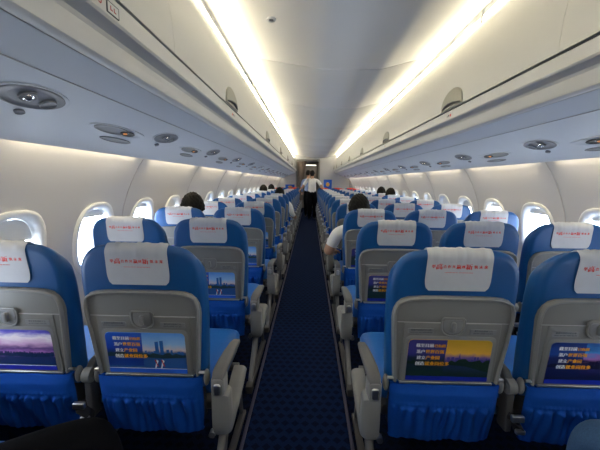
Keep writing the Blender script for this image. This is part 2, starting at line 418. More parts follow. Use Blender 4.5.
# service panel skin + valance (continuous trims)
VAL = [(.752, 1.742), (.750, 1.735), (.751, 1.688), (.757, 1.681), (.776, 1.675), (.792, 1.667), (.800, 1.657), (.803, 1.645), (.806, 1.634), (.8085, 1.614), (.812, 1.606), (.819, 1.601), (.832, 1.598), (.85, 1.600)]
PS = [(.85, 1.598), (.90, 1.575), (.955, 1.550)]
PS2 = [(.958, 1.5487), (1.08, 1.499), (1.20, 1.447), (1.27, 1.414), (1.295, 1.398), (1.305, 1.390), (1.312, 1.393), (1.312, 1.432)]
for s, k in ((-1, 60), (1, 70)):
    for nm, pr, mt in ((0, VAL, RIDGE), (1, PS, PSU), (2, PS2, PSU)):
        b = MB(); b.loft([[(XC + s * x, yy, z) for yy in (Y0, Y1)] for x, z in pr], 0, cap=False, closed=False)
        struct(b, 'trim_%d' % (k + nm), mt, sharp=24)
    b = MB(); b.box(XC + s * .9565 - .002, XC + s * .9565 + .002, Y0, Y1, 1.5475, 1.556); struct(b, 'trim_%d' % (k + 3), SEAM)
    # dark gap under the doors
    b = MB(); b.loft([[(XC + s * x, yy, z) for yy in (Y0, Y1)] for x, z in ((.752, 1.742), (.775, 1.742), (.775, 1.762), (.80, 1.765))], 0, cap=False, closed=False)
    struct(b, 'trim_%d' % (k + 4), GAP)
    b = MB(); b.box(XC + s * .7515 - .001, XC + s * .7515 + .001, Y0, Y1, 1.7225, 1.7245); struct(b, 'trim_%d' % (k + 5), SEAM)

# ------------------------------------------------------------------ overhead bins
ordn = ['first', 'second', 'third', 'fourth', 'fifth', 'sixth', 'seventh', 'eighth', 'ninth', 'tenth', 'eleventh', 'twelfth', 'thirteenth', 'fourteenth', 'fifteenth', 'sixteenth', 'seventeenth']
def make_bin(s, L):
    e = empty('overhead_bin', (XC, 0, 0)); g = .0008
    face = [(.757, 1.758), (.756, 1.80), (.762, 1.88), (.774, 1.96), (.792, 2.05), (.815, 2.14), (.838, 2.205), (.857, 2.245), (.868, 2.252)]
    b = MB(); body = [(.80, 1.775), (.80, 1.99), (.86, 2.235), (1.15, 2.235), (1.38, 1.80), (1.34, 1.62), (.98, 1.60)]
    b.loft([[(s * x, yy, z) for x, z in body] for yy in (g, L - g)], 0); b.build('bin_body', BIN, e)
    back = [(x + .022, z) for x, z in face][::-1]
    d = MB(); d.loft([[(s * x, yy, z) for x, z in face + back] for yy in (g, L - g)], 0); dr = d.build('bin_door', BIN, e, sharp=50)
    m = MB(); n = 20; y0 = L / 2
    def FX(z):
        for (xa, a), (xb, bb) in zip(face, face[1:]):
            if z <= bb: return xa + (xb - xa) * (z - a) / (bb - a)
        return face[-1][0]
    out = [(y0 + .165 * math.cos(PI * k / n), 1.762 + .125 * math.sin(PI * k / n) ** .8) for k in range(n + 1)]
    inn = [(y0 + .155 * math.cos(PI * k / n), 1.764 + .116 * math.sin(PI * k / n) ** .8) for k in range(n + 1)]
    rings = [[(s * (FX(z) + .004), y, z) for y, z in out], [(s * (FX(z) - .006), y, z) for y, z in out], [(s * (FX(z) - .008), y, z) for y, z in inn], [(s * (FX(z) - .0085), y, z) for y, z in inn]]
    m.loft(rings, 0, cap=True); lt = m.build('latch_plate', LATCH, dr)
    m = MB(); m.tube([(s * .750, y0 - .14, 1.772), (s * .740, y0 - .07, 1.782), (s * .737, y0, 1.785), (s * .740, y0 + .07, 1.782), (s * .750, y0 + .14, 1.772)], [.006, .009, .010, .009, .006], 10, flat=.8)
    m.build('latch_handle', DGREY, lt)
    return e
def bin_marks(e, s, L, first):
    """printed row marks on the valance below the door"""
    m = MB(); y0 = L / 2 + .02
    def quad(y, z, w, h, mi): m.add([(s * .7485, y - w, z - h), (s * .7485, y + w, z - h), (s * .7485, y + w, z + h), (s * .7485, y - w, z + h)], [(0, 1, 2, 3)], mi)
    quad(y0 - .030, 1.710, .010, .008, 0); quad(y0, 1.712, .008, .006, 1); quad(y0 + .022, 1.709, .006, .004, 1)
    m.build('row_marking', [RED, INKG], e)
bl = 1.93
for s, side in ((-1, 'left'), (1, 'right')):
    y = 1.37 - bl; k = 0; first = None
    e0 = None
    # a short bin fills the rear end
    while y < Y1 - .3:
        L = min(bl, Y1 - y)
        if abs(L - bl) < 1e-3 and e0 is not None: e = copy_tree(e0)
        else:
            e = make_bin(s, L); bin_marks(e, s, L, k)
            if abs(L - bl) < 1e-3: e0 = e
        e.location = (XC, y, 0)
        tag(e, 'cream overhead bin with olive latch, %s from the camera on the %s side' % (ordn[k], side), 'overhead bin', 'overhead bins')
        y += bl; k += 1
# large red seat-row number and placard at the top left edge of the picture
pm = MB()
def valy(z): return 0
for body, size, yy, zz in (('06', .042, .872, 1.699),):
    vs, fs = text_geo(body, size, .0012)
    pm.add([(XC - .7485, yy + v.x, zz + v.y) for v in vs], fs, 0)
o = pm.build('row_number', DRED); tag(o, 'red row number printed on the left bin valance nearest the camera', 'sign')
pm = MB(); pm.box(XC - .7505, XC - .748, .915, .965, 1.696, 1.722, 0)
o = pm.build('seat_placard', [RIDGE]); tag(o, 'small framed placard beside the red row number on the left valance', 'sign')
q = MB()
for yy in (.932, .948):
    q.box(XC - .7482, XC - .7474, yy - .005, yy + .005, 1.7035, 1.7065); q.box(XC - .7482, XC - .7474, yy - .005, yy - .002, 1.7065, 1.715)
q.build('seat_symbol', DRED, o)
q = MB()
for a, b_, c, d in ((.913, .967, 1.722, 1.724), (.913, .967, 1.694, 1.696), (.913, .915, 1.694, 1.724), (.965, .967, 1.694, 1.724)):
    q.box(XC - .7506, XC - .7474, a, b_, c, d)
q.build('placard_frame', INKG, o)

# ------------------------------------------------------------------ passenger service units
def psz(X):   # underside height of the service panel at distance X from the centre line
    for (xa, a), (xb, b) in zip(PS + PS2, (PS + PS2)[1:]):
        if X <= xb: return a + (b - a) * (X - xa) / (xb - xa)
    return 1.40
def on_psu(s, X, y, px, py, d):  # local disc coordinates, d below the skin
    n = Vector((-.40, 0, -.917)); t = Vector((.917, 0, -.40))
    p = Vector((X, 0, psz(X))) + t * px + n * d
    return (s * p.x, y + py, p.z)
def disc(mb, s, X, cy, cx, rx, ry, d0, d1, mi=0, bowl=0.0, n=28):
    rings = []
    for f_, dd in ((1.0, d0), (1.0, d1), (.93, d1 + .001), (.85, d1 - bowl * .5), (.5, d1 - bowl)):
        rings.append([on_psu(s, X, 0, cx + rx * f_ * math.cos(2 * PI * k / n), cy + ry * f_ * math.sin(2 * PI * k / n), dd) for k in range(n)])
    mb.loft(rings, mi, cap=True)
def make_air(s):
    e = empty('air_nozzle_panel', (XC, 0, 0))
    b = MB(); disc(b, s, 1.07, 0, 0, .062, .135, 0, .004, 0, .003); b.build('bezel', PSU, e)
    b = MB(); disc(b, s, 1.07, -.005, .0, .056, .120, .003, .006, 0, .004); b.build('recess', RECESS, e)
    for k, (yy, xx) in enumerate(((-.030, -.006), (.060, .006))):
        b = MB(); disc(b, s, 1.07, yy, xx, .024, .028, .005, .011, 0, .004); nz = b.build('air_nozzle', RECESS, e)
        if k: continue
        b = MB(); pts = [on_psu(s, 1.07, 0, xx + .013 * math.cos(2 * PI * q / 16), yy + .013 * math.sin(2 * PI * q / 16), .0125) for q in range(17)]
        b.tube(pts, .0028, 8, cap=False); b.build('nozzle_ring', EMBER, nz)
    b = MB(); disc(b, s, 1.07, .03, .085, .012, .017, 0, .008, 0, .002); b.build('knob', RECESS, e)
    return e
def make_call(s):
    e = empty('call_button_panel', (XC, 0, 0))
    b = MB(); disc(b, s, 1.12, 0, 0, .036, .22, 0, .004, 0, .003); b.build('bezel', PSU, e)
    b = MB(); disc(b, s, 1.12, -.06, .0, .030, .13, .003, .0055, 0, .001); b.build('lens', GREYL, e)
    b = MB(); disc(b, s, 1.12, .06, .0, .018, .058, .003, .008, 0, .002); b.build('button_strip', DGREY, e)
    b = MB(); disc(b, s, 1.12, .035, .0, .007, .016, .008, .0095, 0, .0005); b.build('lit_button', BUTTON, e)
    b = MB(); disc(b, s, 1.12, .08, .078, .019, .13, 0, .004, 0, .002); b.build('speaker_cover', GREYL, e)
    return e
for s, side in ((-1, 'left'), (1, 'right')):
    a0 = make_air(s); c0 = make_call(s)
    for k in range(13):
        a = a0 if k == 0 else copy_tree(a0); a.location = (XC + s * (0 if s < 0 else .06), 1.03 + .95 * k, 0 if s < 0 else -.0245)
        tag(a, 'air nozzle and reading light cluster, %s from the camera on the %s service panel' % (ordn[k], side), 'air vent', 'air nozzle clusters')
        c = c0 if k == 0 else copy_tree(c0); c.location = (XC + s * (0 if s < 0 else .05), 1.58 + .95 * k, 0 if s < 0 else -.021)
        tag(c, 'oval call button panel with dark strip, %s from the camera on the %s service panel' % (ordn[k], side), 'call panel', 'call button panels')

# ceiling fitting
e = empty('ceiling_spotlight', (-.205, 2.12, ZC(.58)))
b = MB(); b.loft([[(r * math.cos(2 * PI * k / 24), r * math.sin(2 * PI * k / 24), z) for k in range(24)] for r, z in ((.03, .004), (.03, -.004), (.024, -.006), (.020, -.001))], 0); b.build('bezel', RIM, e)
b = MB(); b.ellipsoid((0, 0, -.002), (.014, .014, .006)); b.build('lens', GREYL, e)
tag(e, 'small round fitting in the near ceiling panel left of centre', 'ceiling light')

# ------------------------------------------------------------------ front end
def door_edge(): pass
fw = MB()
dl, drt = -.50, .42
arc = [(XC + x, z) for x, z in pts]
fw.box(XC - 1.6, dl, Y1, Y1 + .04, 0, 2.5); fw.box(drt, XC + 1.6, Y1, Y1 + .04, 0, 2.5); fw.box(dl, drt, Y1, Y1 + .04, 2.13, 2.5)
struct(fw, 'wall_front', BULK)
fr = MB(); fr.box(dl - .03, dl + .02, Y1 - .03, Y1 + .06, 0, 2.15, bev=.006); fr.box(drt - .02, drt + .03, Y1 - .03, Y1 + .06, 0, 2.15, bev=.006); fr.box(dl - .03, drt + .03, Y1 - .03, Y1 + .06, 2.11, 2.16, bev=.006)
struct(fr, 'door_1', GREYL)
gb = MB(); gb.box(-1.2, 1.7, Y1 + 2.16, Y1 + 2.2, 0, 2.5); struct(gb, 'wall_galley', GALLEY)
gb = MB(); gb.box(.32, 1.2, Y1 + .7, Y1 + 1.5, 0, 2.1, bev=.01); g = gb.build('galley_cupboard', GALLEY); tag(g, 'brown galley cupboard just beyond the front doorway on the right', 'cupboard')
gb = MB(); gb.box(-1.12, -.42, Y1 + .7, Y1 + 1.5, 0, 2.1, bev=.01); g = gb.build('galley_cupboard', GALLEY); tag(g, 'brown galley cupboard just beyond the front doorway on the left', 'cupboard')
for k in range(2):
    h = MB()
gb = MB(); gb.box(-1.2, 1.7, Y1 + .04, Y1 + 2.2, 2.14, 2.18); struct(gb, 'ceiling_galley', CEIL)
e = empty('galley_light', (.08, Y1 + 1.75, 2.02)); b = MB(); b.box(-.26, .26, -.16, .16, -.02, .12, bev=.006); b.build('lamp_housing', GREYL, e)
b = MB(); b.box(-.23, .23, -.13, .13, -.026, -.018); b.build('lamp_diffuser', LIGHTG, e)
tag(e, 'bright square lamp in the ceiling beyond the front doorway', 'light')
sw = MB(); sw.box(XC - 1.45, XC - 1.41, Y1, Y1 + 2.2, 0, 2.5); sw.box(XC + 1.41, XC + 1.45, Y1, Y1 + 2.2, 0, 2.5); struct(sw, 'wall_vestibule', GALLEY)
rw = MB(); rw.box(XC - 1.62, XC + 1.62, Y0 - .04, Y0, 0, 2.5); struct(rw, 'wall_rear', BULK)
# posters on the bulkhead
for nm, x0, x1, z0, z1, lab in (('poster', .61, .94, .95, 1.34, 'blue poster with a golden picture on the bulkhead right of the doorway'),
                          ('poster', -.96, -.58, .95, 1.13, 'wide blue poster on the bulkhead left of the doorway')):
    e = empty(nm, ((x0 + x1) / 2, Y1 - .001, z0)); hw = (x1 - x0) / 2; hh = z1 - z0
    b = MB(); b.box(-hw, hw, -.012, 0, 0, hh, bev=.002); b.build('poster_board', PBLUE, e)
    b = MB(); b.ellipsoid((0, -.013, hh * .5), (hw * .45, .003, hh * .22)); b.build('poster_picture', PYEL, e)
    tag(e, lab, 'poster')
# curtain gathered at the left of the doorway: wide at its rail, tied in lower down
cv = MB(); rows = []
for j in range(25):
    z = 2.06 - j * .065
    wd = .17 - .12 * min(1, j / 16) if j < 17 else .05 + .03 * (j - 16) / 8
    ring = []
    for k in range(36):
        a = 2 * PI * k / 36; r = 1 + .16 * math.sin(a * 9)
        ring.append((-.285 - (.17 - wd) * .45 + wd * math.cos(a) * r, .05 * math.sin(a) * r * (.5 + wd * 3), z))
    rows.append(ring)
cv.loft(rows, 0); e = empty('curtain', (0, Y1 - .12, 0)); cv.build('curtain_fabric', BROWN, e)
b = MB(); b.tube([(-.47, 0, 2.075), (.40, 0, 2.075)], .012, 10); b.build('curtain_rail', METAL, e)
b = MB(); b.tube([(-.375 + .075 * math.cos(a * PI / 8), .055 * math.sin(a * PI / 8), 1.08) for a in range(17)], .012, 8, cap=False); b.build('tie_band', BROWN, e)
tag(e, 'brown curtain gathered at the left side of the front doorway', 'curtain')

# ================================================================== SEATS
ZT = 1.030
def RY(z): return 0.12 * (ZT - z)                       # rear skin of the backrest
def slope(p):                                            # the crest falls away towards the front
    x, y, z = p
    q = max(0, y - RY(z) - .022); return (x, y, z - .62 * q * max(0, min(1, (z - .85) / .15)))
def sym(half):                                          # half outline (x,z) bottom->top, mirrored
    return [(-x, z) for x, z in half] + [(x, z) for x, z in reversed(half)]
PITCH = 0.787
back_half = [(.198, .46), (.206, .52), (.212, .62), (.218, .74), (.2205, .85), (.220, .89), (.217, .93), (.213, .956), (.202, .980), (.187, 1.000), (.168, 1.015), (.145, 1.024), (.115, 1.029), (.07, 1.030)]
shell_half = [(.188, .541), (.195, .62), (.203, .72), (.208, .79), (.208, .808), (.205, .830), (.197, .850), (.182, .865), (.160, .873), (.12, .877), (.06, .8785)]

def city_panel(kind):
    """advert picture under the tray latch: panel, printed skyline shapes, base strip"""
    z0, z1 = .548, .715
    yf = lambda z: RY(z) - .0145
    lo, hi = .566, .715
    if kind == 'city':
        sky = ramp_mat('print_day_sky', 'Z', lo, hi, [(0, (.02, .10, .35)), (.38, (.03, .09, .25)), (.46, (.75, .60, .66)), (.62, (.30, .55, .85)), (1, (.04, .24, .80))], .12, 40, 1)
        left = ramp_mat('print_blue_side', 'Z', lo, hi, [(0, (.01, .05, .32)), (.4, (.008, .035, .20)), (.5, (.01, .05, .42)), (1, (.02, .12, .62))], .1, 40, 1)
        tower, land, strip = mat('print_tower', (.02, .12, .42), .4), mat('print_land', (.02, .05, .07), .4, noise=.6, nscale=150), mat('print_strip', (.02, .13, .72), .4)
    elif kind == 'gold':
        sky = ramp_mat('print_gold_sky', 'Z', lo, hi, [(0, (.01, .03, .03)), (.3, (.015, .03, .12)), (.45, (.16, .10, .35)), (.58, (.75, .42, .05)), (1, (.50, .30, .02))], .12, 40, 1)
        left = ramp_mat('print_dusk_side', 'Z', lo, hi, [(0, (.008, .03, .03)), (.4, (.008, .02, .05)), (.55, (.03, .03, .22)), (1, (.05, .05, .22))], .25, 45, 1)
        tower, land, strip = mat('print_tower_dusk', (.06, .05, .30), .4), mat('print_trees', (.01, .03, .02), .4, noise=.6, nscale=150), mat('print_strip_dark', (.008, .02, .34), .4)
    elif kind == 'violet':
        sky = ramp_mat('print_violet_sky', 'Z', lo, hi, [(0, (.01, .04, .16)), (.18, (.02, .03, .14)), (.30, (.42, .20, .55)), (.42, (.10, .05, .22)), (.55, (.60, .38, .65)), (.72, (.85, .80, .88)), (.88, (.12, .10, .55)), (1, (.04, .06, .42))], .22, 26, 3)
        left = sky; tower, land, strip = mat('print_far_shore', (.03, .03, .14), .4), mat('print_shore', (.01, .03, .10), .4, noise=.6, nscale=150), mat('print_strip_violet', (.02, .03, .50), .4)
    else:
        sky = ramp_mat('print_night_sky', 'Z', lo, hi, [(0, (.006, .012, .06)), (.3, (.02, .02, .14)), (.42, (.01, .01, .05)), (.55, (.32, .14, .42)), (.66, (.05, .25, .60)), (1, (.01, .03, .22))], .3, 22, 3)
        left = ramp_mat('print_night_side', 'Z', lo, hi, [(0, (.006, .012, .08)), (.5, (.01, .02, .12)), (.65, (.01, .06, .30)), (1, (.006, .02, .16))], .3, 22, 3)
        tower, land, strip = mat('print_night_tower', (.01, .01, .06), .4), mat('print_night_land', (.006, .01, .04), .4, noise=.6, nscale=150), mat('print_strip_night', (.01, .03, .45), .4)
    p = MB()
    p.plate(rrect(-.146, .146, z0, z1, .016, 4, (0, 0, 1, 1)), yf, .0025, .0004, 1, 0)
    def flat(pl, d, mi): p.add([(x, yf(z) - d, z) for x, z in pl], [tuple(range(len(pl)))], mi)
    xm = -.015 if kind in ('city', 'gold') else -.03
    if kind != 'violet':
        flat([(-.1455, z0 + .03), (xm, z0 + .03), (xm + .004, z1 - .001), (-.130, z1 - .001), (-.1415, z1 - .006), (-.1455, z1 - .016)], .0004, 1)
    rnd = random.Random({'city': 3, 'gold': 5, 'violet': 8, 'night': 11}[kind])
    hz = lo + .42 * (hi - lo) if kind != 'violet' else lo + .36 * (hi - lo)
    x = (-.005 if kind != 'violet' else -.145)
    while x < .138:
        w_ = rnd.uniform(.005, .012); h = rnd.uniform(.006, .022) * (.35 if kind == 'violet' else 1)
        flat([(x, hz - .004), (x + w_, hz - .004), (x + w_, hz + h), (x, hz + h * rnd.uniform(.85, 1))], .0006, 2); x += w_ * rnd.uniform(1.0, 1.6)
    if kind == 'city':
        for xx, h in ((.034, .052), (.052, .056)): flat([(xx, hz), (xx + .013, hz), (xx + .013, hz + h), (xx, hz + h * .97)], .0007, 2)
    if kind == 'gold': flat([(.028, hz), (.046, hz), (.041, hz + .02), (.038, hz + .036), (.036, hz + .02)], .0007, 2)
    ln = [(-.145, hz - .012)] + [(-.145 + .29 * k / 24, hz - .004 + rnd.uniform(0, .010) * (1.7 if kind == 'gold' and k > 14 else 1)) for k in range(25)] + [(.145, hz - .012 - (.03 if kind == 'gold' else 0)), (.06, hz - .018), (0, hz - .014)]
    flat(ln, .0008, 3)
    if kind == 'city':
        for xx in (.026, .048): flat([(xx, lo + .004), (xx + .005, lo + .004), (xx + .016, lo + .035), (xx + .009, lo + .040)], .0010, 5)
        for xx in (.036, .060): flat([(xx, lo + .012), (xx + .004, lo + .010), (xx - .004, lo + .040), (xx - .008, lo + .038)], .0012, 6)
    flat([(-.1455, z0 + .001), (.1455, z0 + .001), (.1455, z0 + .019), (-.1455, z0 + .019)], .0012, 4)
    if kind in ('city', 'violet'): flat([(-.1455, z0 + .019), (.1455, z0 + .019), (.1455, z0 + .021), (-.1455, z0 + .021)], .0014, 5)
    return p, [sky, left, tower, land, strip, WHITEP, RED], yf

LINES = [('截至目前', '已有超'), ('落户', '世界百强'), ('建立', '产业园'), ('创造', '就业岗位多')]
def lettering(parent, yf):
    t = MB(); z = .6865
    for k, (a, b_) in enumerate(LINES):
        s1 = .0155 if k < 3 else .0165
        x = -.119 + (.0, .003, .006, .002)[k]
        put_text(t, a, s1, x, z, yf, .0018, 0, .0008, 'LEFT')
        put_text(t, b_, s1 * (.85 if k == 0 else 1.06), x + len(a) * s1 * 1.02, z, yf, .0018, 1, .0009, 'LEFT'); z -= .0245
    return t.build('advert_lettering', [WHITEP, ORANGE], parent)

cover_mesh = {}
def make_seat(kind, cover='white', hood=None):
    e = empty('airplane_seat')
    b = MB(); b.plate(sym(back_half), RY, .082, .028, 5, both=True)
    b.v = [slope(p) for p in b.v]
    bk = b.build('backrest', BLUE, e, sharp=60)
    # headrest cover: cloth wrapped over the top
    c = MB(); rr = .028; eps = .0035
    path = []
    for k in range(13): path.append((RY(.888 + (ZT - rr - .888) * k / 12) - eps, .888 + (ZT - rr - .888) * k / 12))
    yb = RY(ZT - rr) + rr
    for k in range(1, 9):
        a = PI / 2 * k / 8; path.append((yb - (rr + eps) * math.cos(a), ZT - rr + (rr + eps) * math.sin(a)))
    for k in range(1, 4): path.append((yb + .024 * k / 3, ZT + eps))
    for k in range(1, 9):
        a = PI / 2 * k / 8; path.append((yb + .024 + (rr + eps) * math.sin(a), ZT - rr + (rr + eps) * math.cos(a)))
    for k in range(1, 6): path.append((yb + .024 + rr + eps, ZT - rr - .15 * k / 5))
    n = 28; rows = []; rnd = random.Random(4)
    fr_ = [rnd.uniform(0, 6) for _ in range(3)]
    for j, (y, z) in enumerate(path):
        hw = .1105 - .0035 * max(0, min(1, (z - .888) / .14))
        if j < 5: q = j / 5; hw -= .016 * (1 - math.sqrt(max(0, 1 - (1 - q) ** 2)))
        row = []
        for i in range(n + 1):
            u = 2 * i / n - 1; fall = max(0, min(1, (z - .980) / .03)) if j < 22 else 0
            wv = .0042 * fall * (math.sin(u * 9 + fr_[0]) + .6 * math.sin(u * 17 + fr_[1])) * (1 - abs(u) ** 4)
            row.append((u * hw, y - abs(wv) if j < 21 else y, z + (0 if j < 14 else abs(wv) * .6)))
        rows.append(row)
    c.loft(rows, 0, cap=False, closed=False)
    c.v = [slope(p) for p in c.v]
    if cover == 'white':
        cv_ = c.build('headrest_cover', CLOTH, e, sharp=70, solid=-.002)
        t = MB(); chars = '举高合作共赢创新筑未来'; pos = [90, 135, 180, 215, 250, 290, 325, 372, 425, 465, 505]
        sizes = [.0135, .023, .012, .0115, .0115, .0165, .012, .023, .0125, .0125, .0135]
        for ch, p_, sz in zip(chars, pos, sizes):
            put_text(t, ch, sz, (p_ - 297) / 8.333 * .00345, .974 - sz * .34, RY, .0058, 0, .0006 if sz < .02 else .0009)
        x = -.047
        for k in range(26):
            w_ = .0026 if k % 3 else .0016
            if k != 12: t.box(x, x + w_, RY(.9535) - .0060, RY(.9535) - .0055, .9525, .9545, 0)
            x += .0036
        t.build('printed_slogan', RED, cv_)
    else:
        c.build('headrest_cover', REDCLOTH, e, sharp=70, solid=-.002)
    # rear shell
    b = MB(); b.plate(sym(shell_half), lambda z: RY(z) - .009, .015, .007, 4)
    sh = b.build('rear_shell', GREY, e, sharp=50)
    # raised rim of the shell (inverted U)
    rim = [(-x, z) for x, z in shell_half] + [(x, z) for x, z in reversed(shell_half)]
    pth = [(x * .965, RY(z) - .0095, z - (.006 if z > .86 else 0)) for x, z in rim]
    b = MB(); b.tube(pth, .0105, 10, flat=.55); b.build('shell_rim', GREYL, sh, sharp=70)
    # folded tray table
    b = MB(); b.plate(rrect(-.168, .168, .541, .778, .012, 4, (.5, .5, .4, .4)), lambda z: RY(z) - 0.0125, .008, .003, 3)
    tt = b.build('tray_table', GREY, e)
    b = MB(); b.plate(rrect(-.158, .158, .541, .728, .020, 5, (0, 0, 1, 1)), lambda z: RY(z) - 0.0135, .003, .0008, 2); b.build('picture_frame', GREYL, tt)
    b = MB(); b.box(-.166, .166, RY(.54) - 0.0170, RY(.54) - -0.0030, .5335, .5415, bev=.002); b.build('tray_edge', METAL, tt)
    b = MB(); b.box(-.190, .190, RY(.779) - 0.0108, RY(.779) - 0.0050, .7783, .7805); b.build('joint_line', SEAM, sh)
    p, ms, yf = city_panel(kind)
    ad = p.build('advert_picture', ms, tt)
    if kind != 'violet': lettering(ad, yf)
    # latch: rounded pocket with a turning bar
    out = [(-.040, .800), (-.040, .770)] + [(.040 * math.cos(a), .768 + .034 * math.sin(a)) for a in [math.radians(180 + 18 * k) for k in range(1, 10)]] + [(.040, .770), (.040, .800)]
    out = rrect(-.040, .040, .745, .800, .010, 3, (0, 0, 1, 1))
    out = [(-.040, .800 - .008), (-.034, .800), (.034, .800), (.040, .792), (.040, .768)] + [(.040 * math.cos(math.radians(-15 * k)), .765 + .034 * math.sin(math.radians(-15 * k))) for k in range(1, 12)] + [(-.040, .768)]
    b = MB(); b.plate(out, lambda z: RY(z) - 0.0155, .006, .002, 2); lt = b.build('table_latch', GREY, tt)
    b = MB(); b.tube([(x, RY(z) - 0.0165, z) for x, z in out + out[:1]], .0030, 8, cap=False); b.build('latch_ring', GREYL, lt)
    b = MB(); b.plate([(x * .80, .768 + (z - .768) * .78) for x, z in out], lambda z: RY(z) - 0.0165, .002, .0004, 1); b.build('latch_recess', LABEL, lt)
    b = MB(); b.plate(rrect(-.0075, .0075, .748, .786, .006, 4), lambda z: RY(z) - 0.0270, .012, .003, 3); b.build('latch_bar', GREYL, lt)
    # information labels
    for sx, t1, t2 in ((-1, '就座时请系好安全带', 'FASTEN SEAT BELT WHILE SEATED'), (1, '救生衣在座椅下方', 'LIFE VEST UNDER YOUR SEAT')):
        b = MB(); b.plate(rrect(sx * .107 - .045, sx * .107 + .045, .737, .757, .003, 3), lambda z: RY(z) - 0.0140, .002, .0004, 1)
        lb = b.build('information_label', LABEL, tt)
        t = MB(); put_text(t, t1, .0078, sx * .107, .7490, lambda z: RY(z) - 0.0140, .0006, 0, .0002)
        put_text(t, t2, .0050, sx * .107, .7408, lambda z: RY(z) - 0.0140, .0006, 0, .0002)
        t.build('label_lettering', INKG, lb)
    bpy.context.view_layer.update()
    def lower(o, dz):
        o.data.transform(Matrix.Translation((0, -.12 * dz, dz)))
        for ch in o.children: lower(ch, dz)
    for o in (sh, tt): lower(o, -.010)
    # literature pocket, gathered below an elastic band
    zt_, zb_ = .521, .285
    def front(u, v):
        z = zb_ + (zt_ - zb_) * v; hw = .197 + .005 * math.sin(PI * v) - .010 * (1 - v)
        x = (2 * u - 1) * hw; edge = (1 - abs(2 * u - 1) ** 8)
        bel = .028 * math.sin(PI * min(1, v * .8 + .12)) ** .6
        ze = (z - .442)
        g = 0
        if ze < 0:
            q = min(1, -ze / .012); fade = math.exp(ze / .13)
            g = 1.7 * q * fade * (.0045 * math.sin(x * 205 + 2.1 * math.sin(x * 31)) + .0028 * math.sin(x * 113 + z * 22 + 1.3)) + .0055 * math.sin(x * 38 + z * 30 + 1) * min(1, -ze / .05)
            g += .012 * q * math.exp(ze / .035)
        elif ze < .012: g = .004 * math.sin(PI * ze / .012) * (1 + .35 * math.sin(x * 410))
        else: g = .0012 * math.sin(x * 40 + z * 60)
        return (x, RY(z) - .012 - (bel + g) * edge * (0.25 + .75 * min(1, (1 - v) * 7)), z)
    b = MB(); nu, nv = 110, 44; b.grid(nu, nv, front)
    b.grid(2, 2, lambda u, v: ((2 * u - 1) * .18, RY(zb_ + (zt_ - zb_) * v) + .005, zb_ + (zt_ - zb_) * v))
    for uu in (0, 1):
        b.grid(1, nv, lambda q, v: (front(uu, v)[0] * (1 - q) + q * (2 * uu - 1) * .18, front(uu, v)[1] * (1 - q) + q * (RY(front(uu, v)[2]) + .005), front(uu, v)[2]))
    for vv in (0, 1):
        b.grid(nu, 1, lambda u, q: (front(u, vv)[0], front(u, vv)[1] * (1 - q) + q * (RY(front(u, vv)[2]) + .005), front(u, vv)[2]))
    pk = b.build('seat_pocket', POCK, e, sharp=75)
    # lower back structure, cushion, pan
    b = MB(); b.plate(rrect(-.185, .185, .30, .50, .02, 4), lambda z: RY(z) + .004, .05, .01, 2); b.build('lower_back', BLACK, e)
    b = MB(); rings = []
    ol = rrect(-.228, .228, .155, .600, .05, 6)
    for ins, z in ((.02, .375), (.004, .382), (0, .40), (0, .435), (.006, .452), (.022, .463), (.05, .467)):
        rings.append([(x * (1 - ins / .228), .378 + (y - .378) * (1 - ins / .2225), z) for x, y in ol])
    b.loft(rings, 0); b.build('seat_cushion', CUSH, e, sharp=60)
    b = MB(); b.box(-.21, .21, .12, .58, .335, .378, bev=.01); b.build('seat_pan', DGREY, e)
    # hinge covers at both lower corners of the shell
    for sx in (-1, 1):
        b = MB(); b.ellipsoid((sx * .209, RY(.515) + .006, .512), (.011, .020, .032), nu=16, nv=12); b.build('hinge_cover', GREYL, e)
    for sx in (-1, 1):
        b = MB(); b.tube([(sx * .196 - .012, RY(.543) - .010, .543), (sx * .196 + .012, RY(.543) - .010, .543)], .006, 10); b.build('hinge_pin', METAL, e)
    # seat beams under the pan
    for yy in (.20, .46):
        b = MB(); b.tube([(-.242, yy, .318), (.242, yy, .318)], .019, 12); b.build('cross_beam', LEG, e)
    return e

def inner_armrest(e, x):
    b = MB(); path = [(x, .055, .505), (x, .10, .535), (x, .18, .548), (x, .30, .549), (x, .40, .545), (x, .425, .538)]
    rings = []
    for (px, py, pz), hw, hh in zip(path, (.013, .017, .019, .019, .018, .012), (.018, .022, .020, .018, .016, .010)):
        rings.append([(px + a, py, pz + c) for a, c in rrect(-hw, hw, -hh, hh, min(hw, hh) * .7, 3)])
    b.loft(rings, 0); ar = b.build('armrest', ARM, e, sharp=60)
    b = MB(); b.tube([(x - .015, .07, .508), (x + .015, .07, .508)], .028, 20); b.tube([(x - .017, .07, .508), (x + .017, .07, .508)], .012, 16); b.build('armrest_pivot', GREY, ar)
    b = MB(); b.plate(rrect(x - .013, x + .013, .33, .50, .008, 3), lambda z: .055, .05, .006, 3); b.build('armrest_bracket', DGREY, ar)
    # belt with buckle lying over the joint
    b = MB(); pth = [(x - .020, .035, .42), (x + .004, .012, .405), (x + .022, .02, .385), (x + .018, .05, .35)]
    b.tube(pth, .020, 8, flat=.18); bl_ = b.build('seat_belt', BLACK, e)
    b = MB(); b.box(x - .024, x + .020, .000, .016, .412, .436, bev=.004); b.build('belt_buckle', METAL, bl_)
    b = MB(); b.box(x - .002, x + .030, .004, .018, .362, .378, bev=.003); b.build('belt_clip', METAL, bl_)

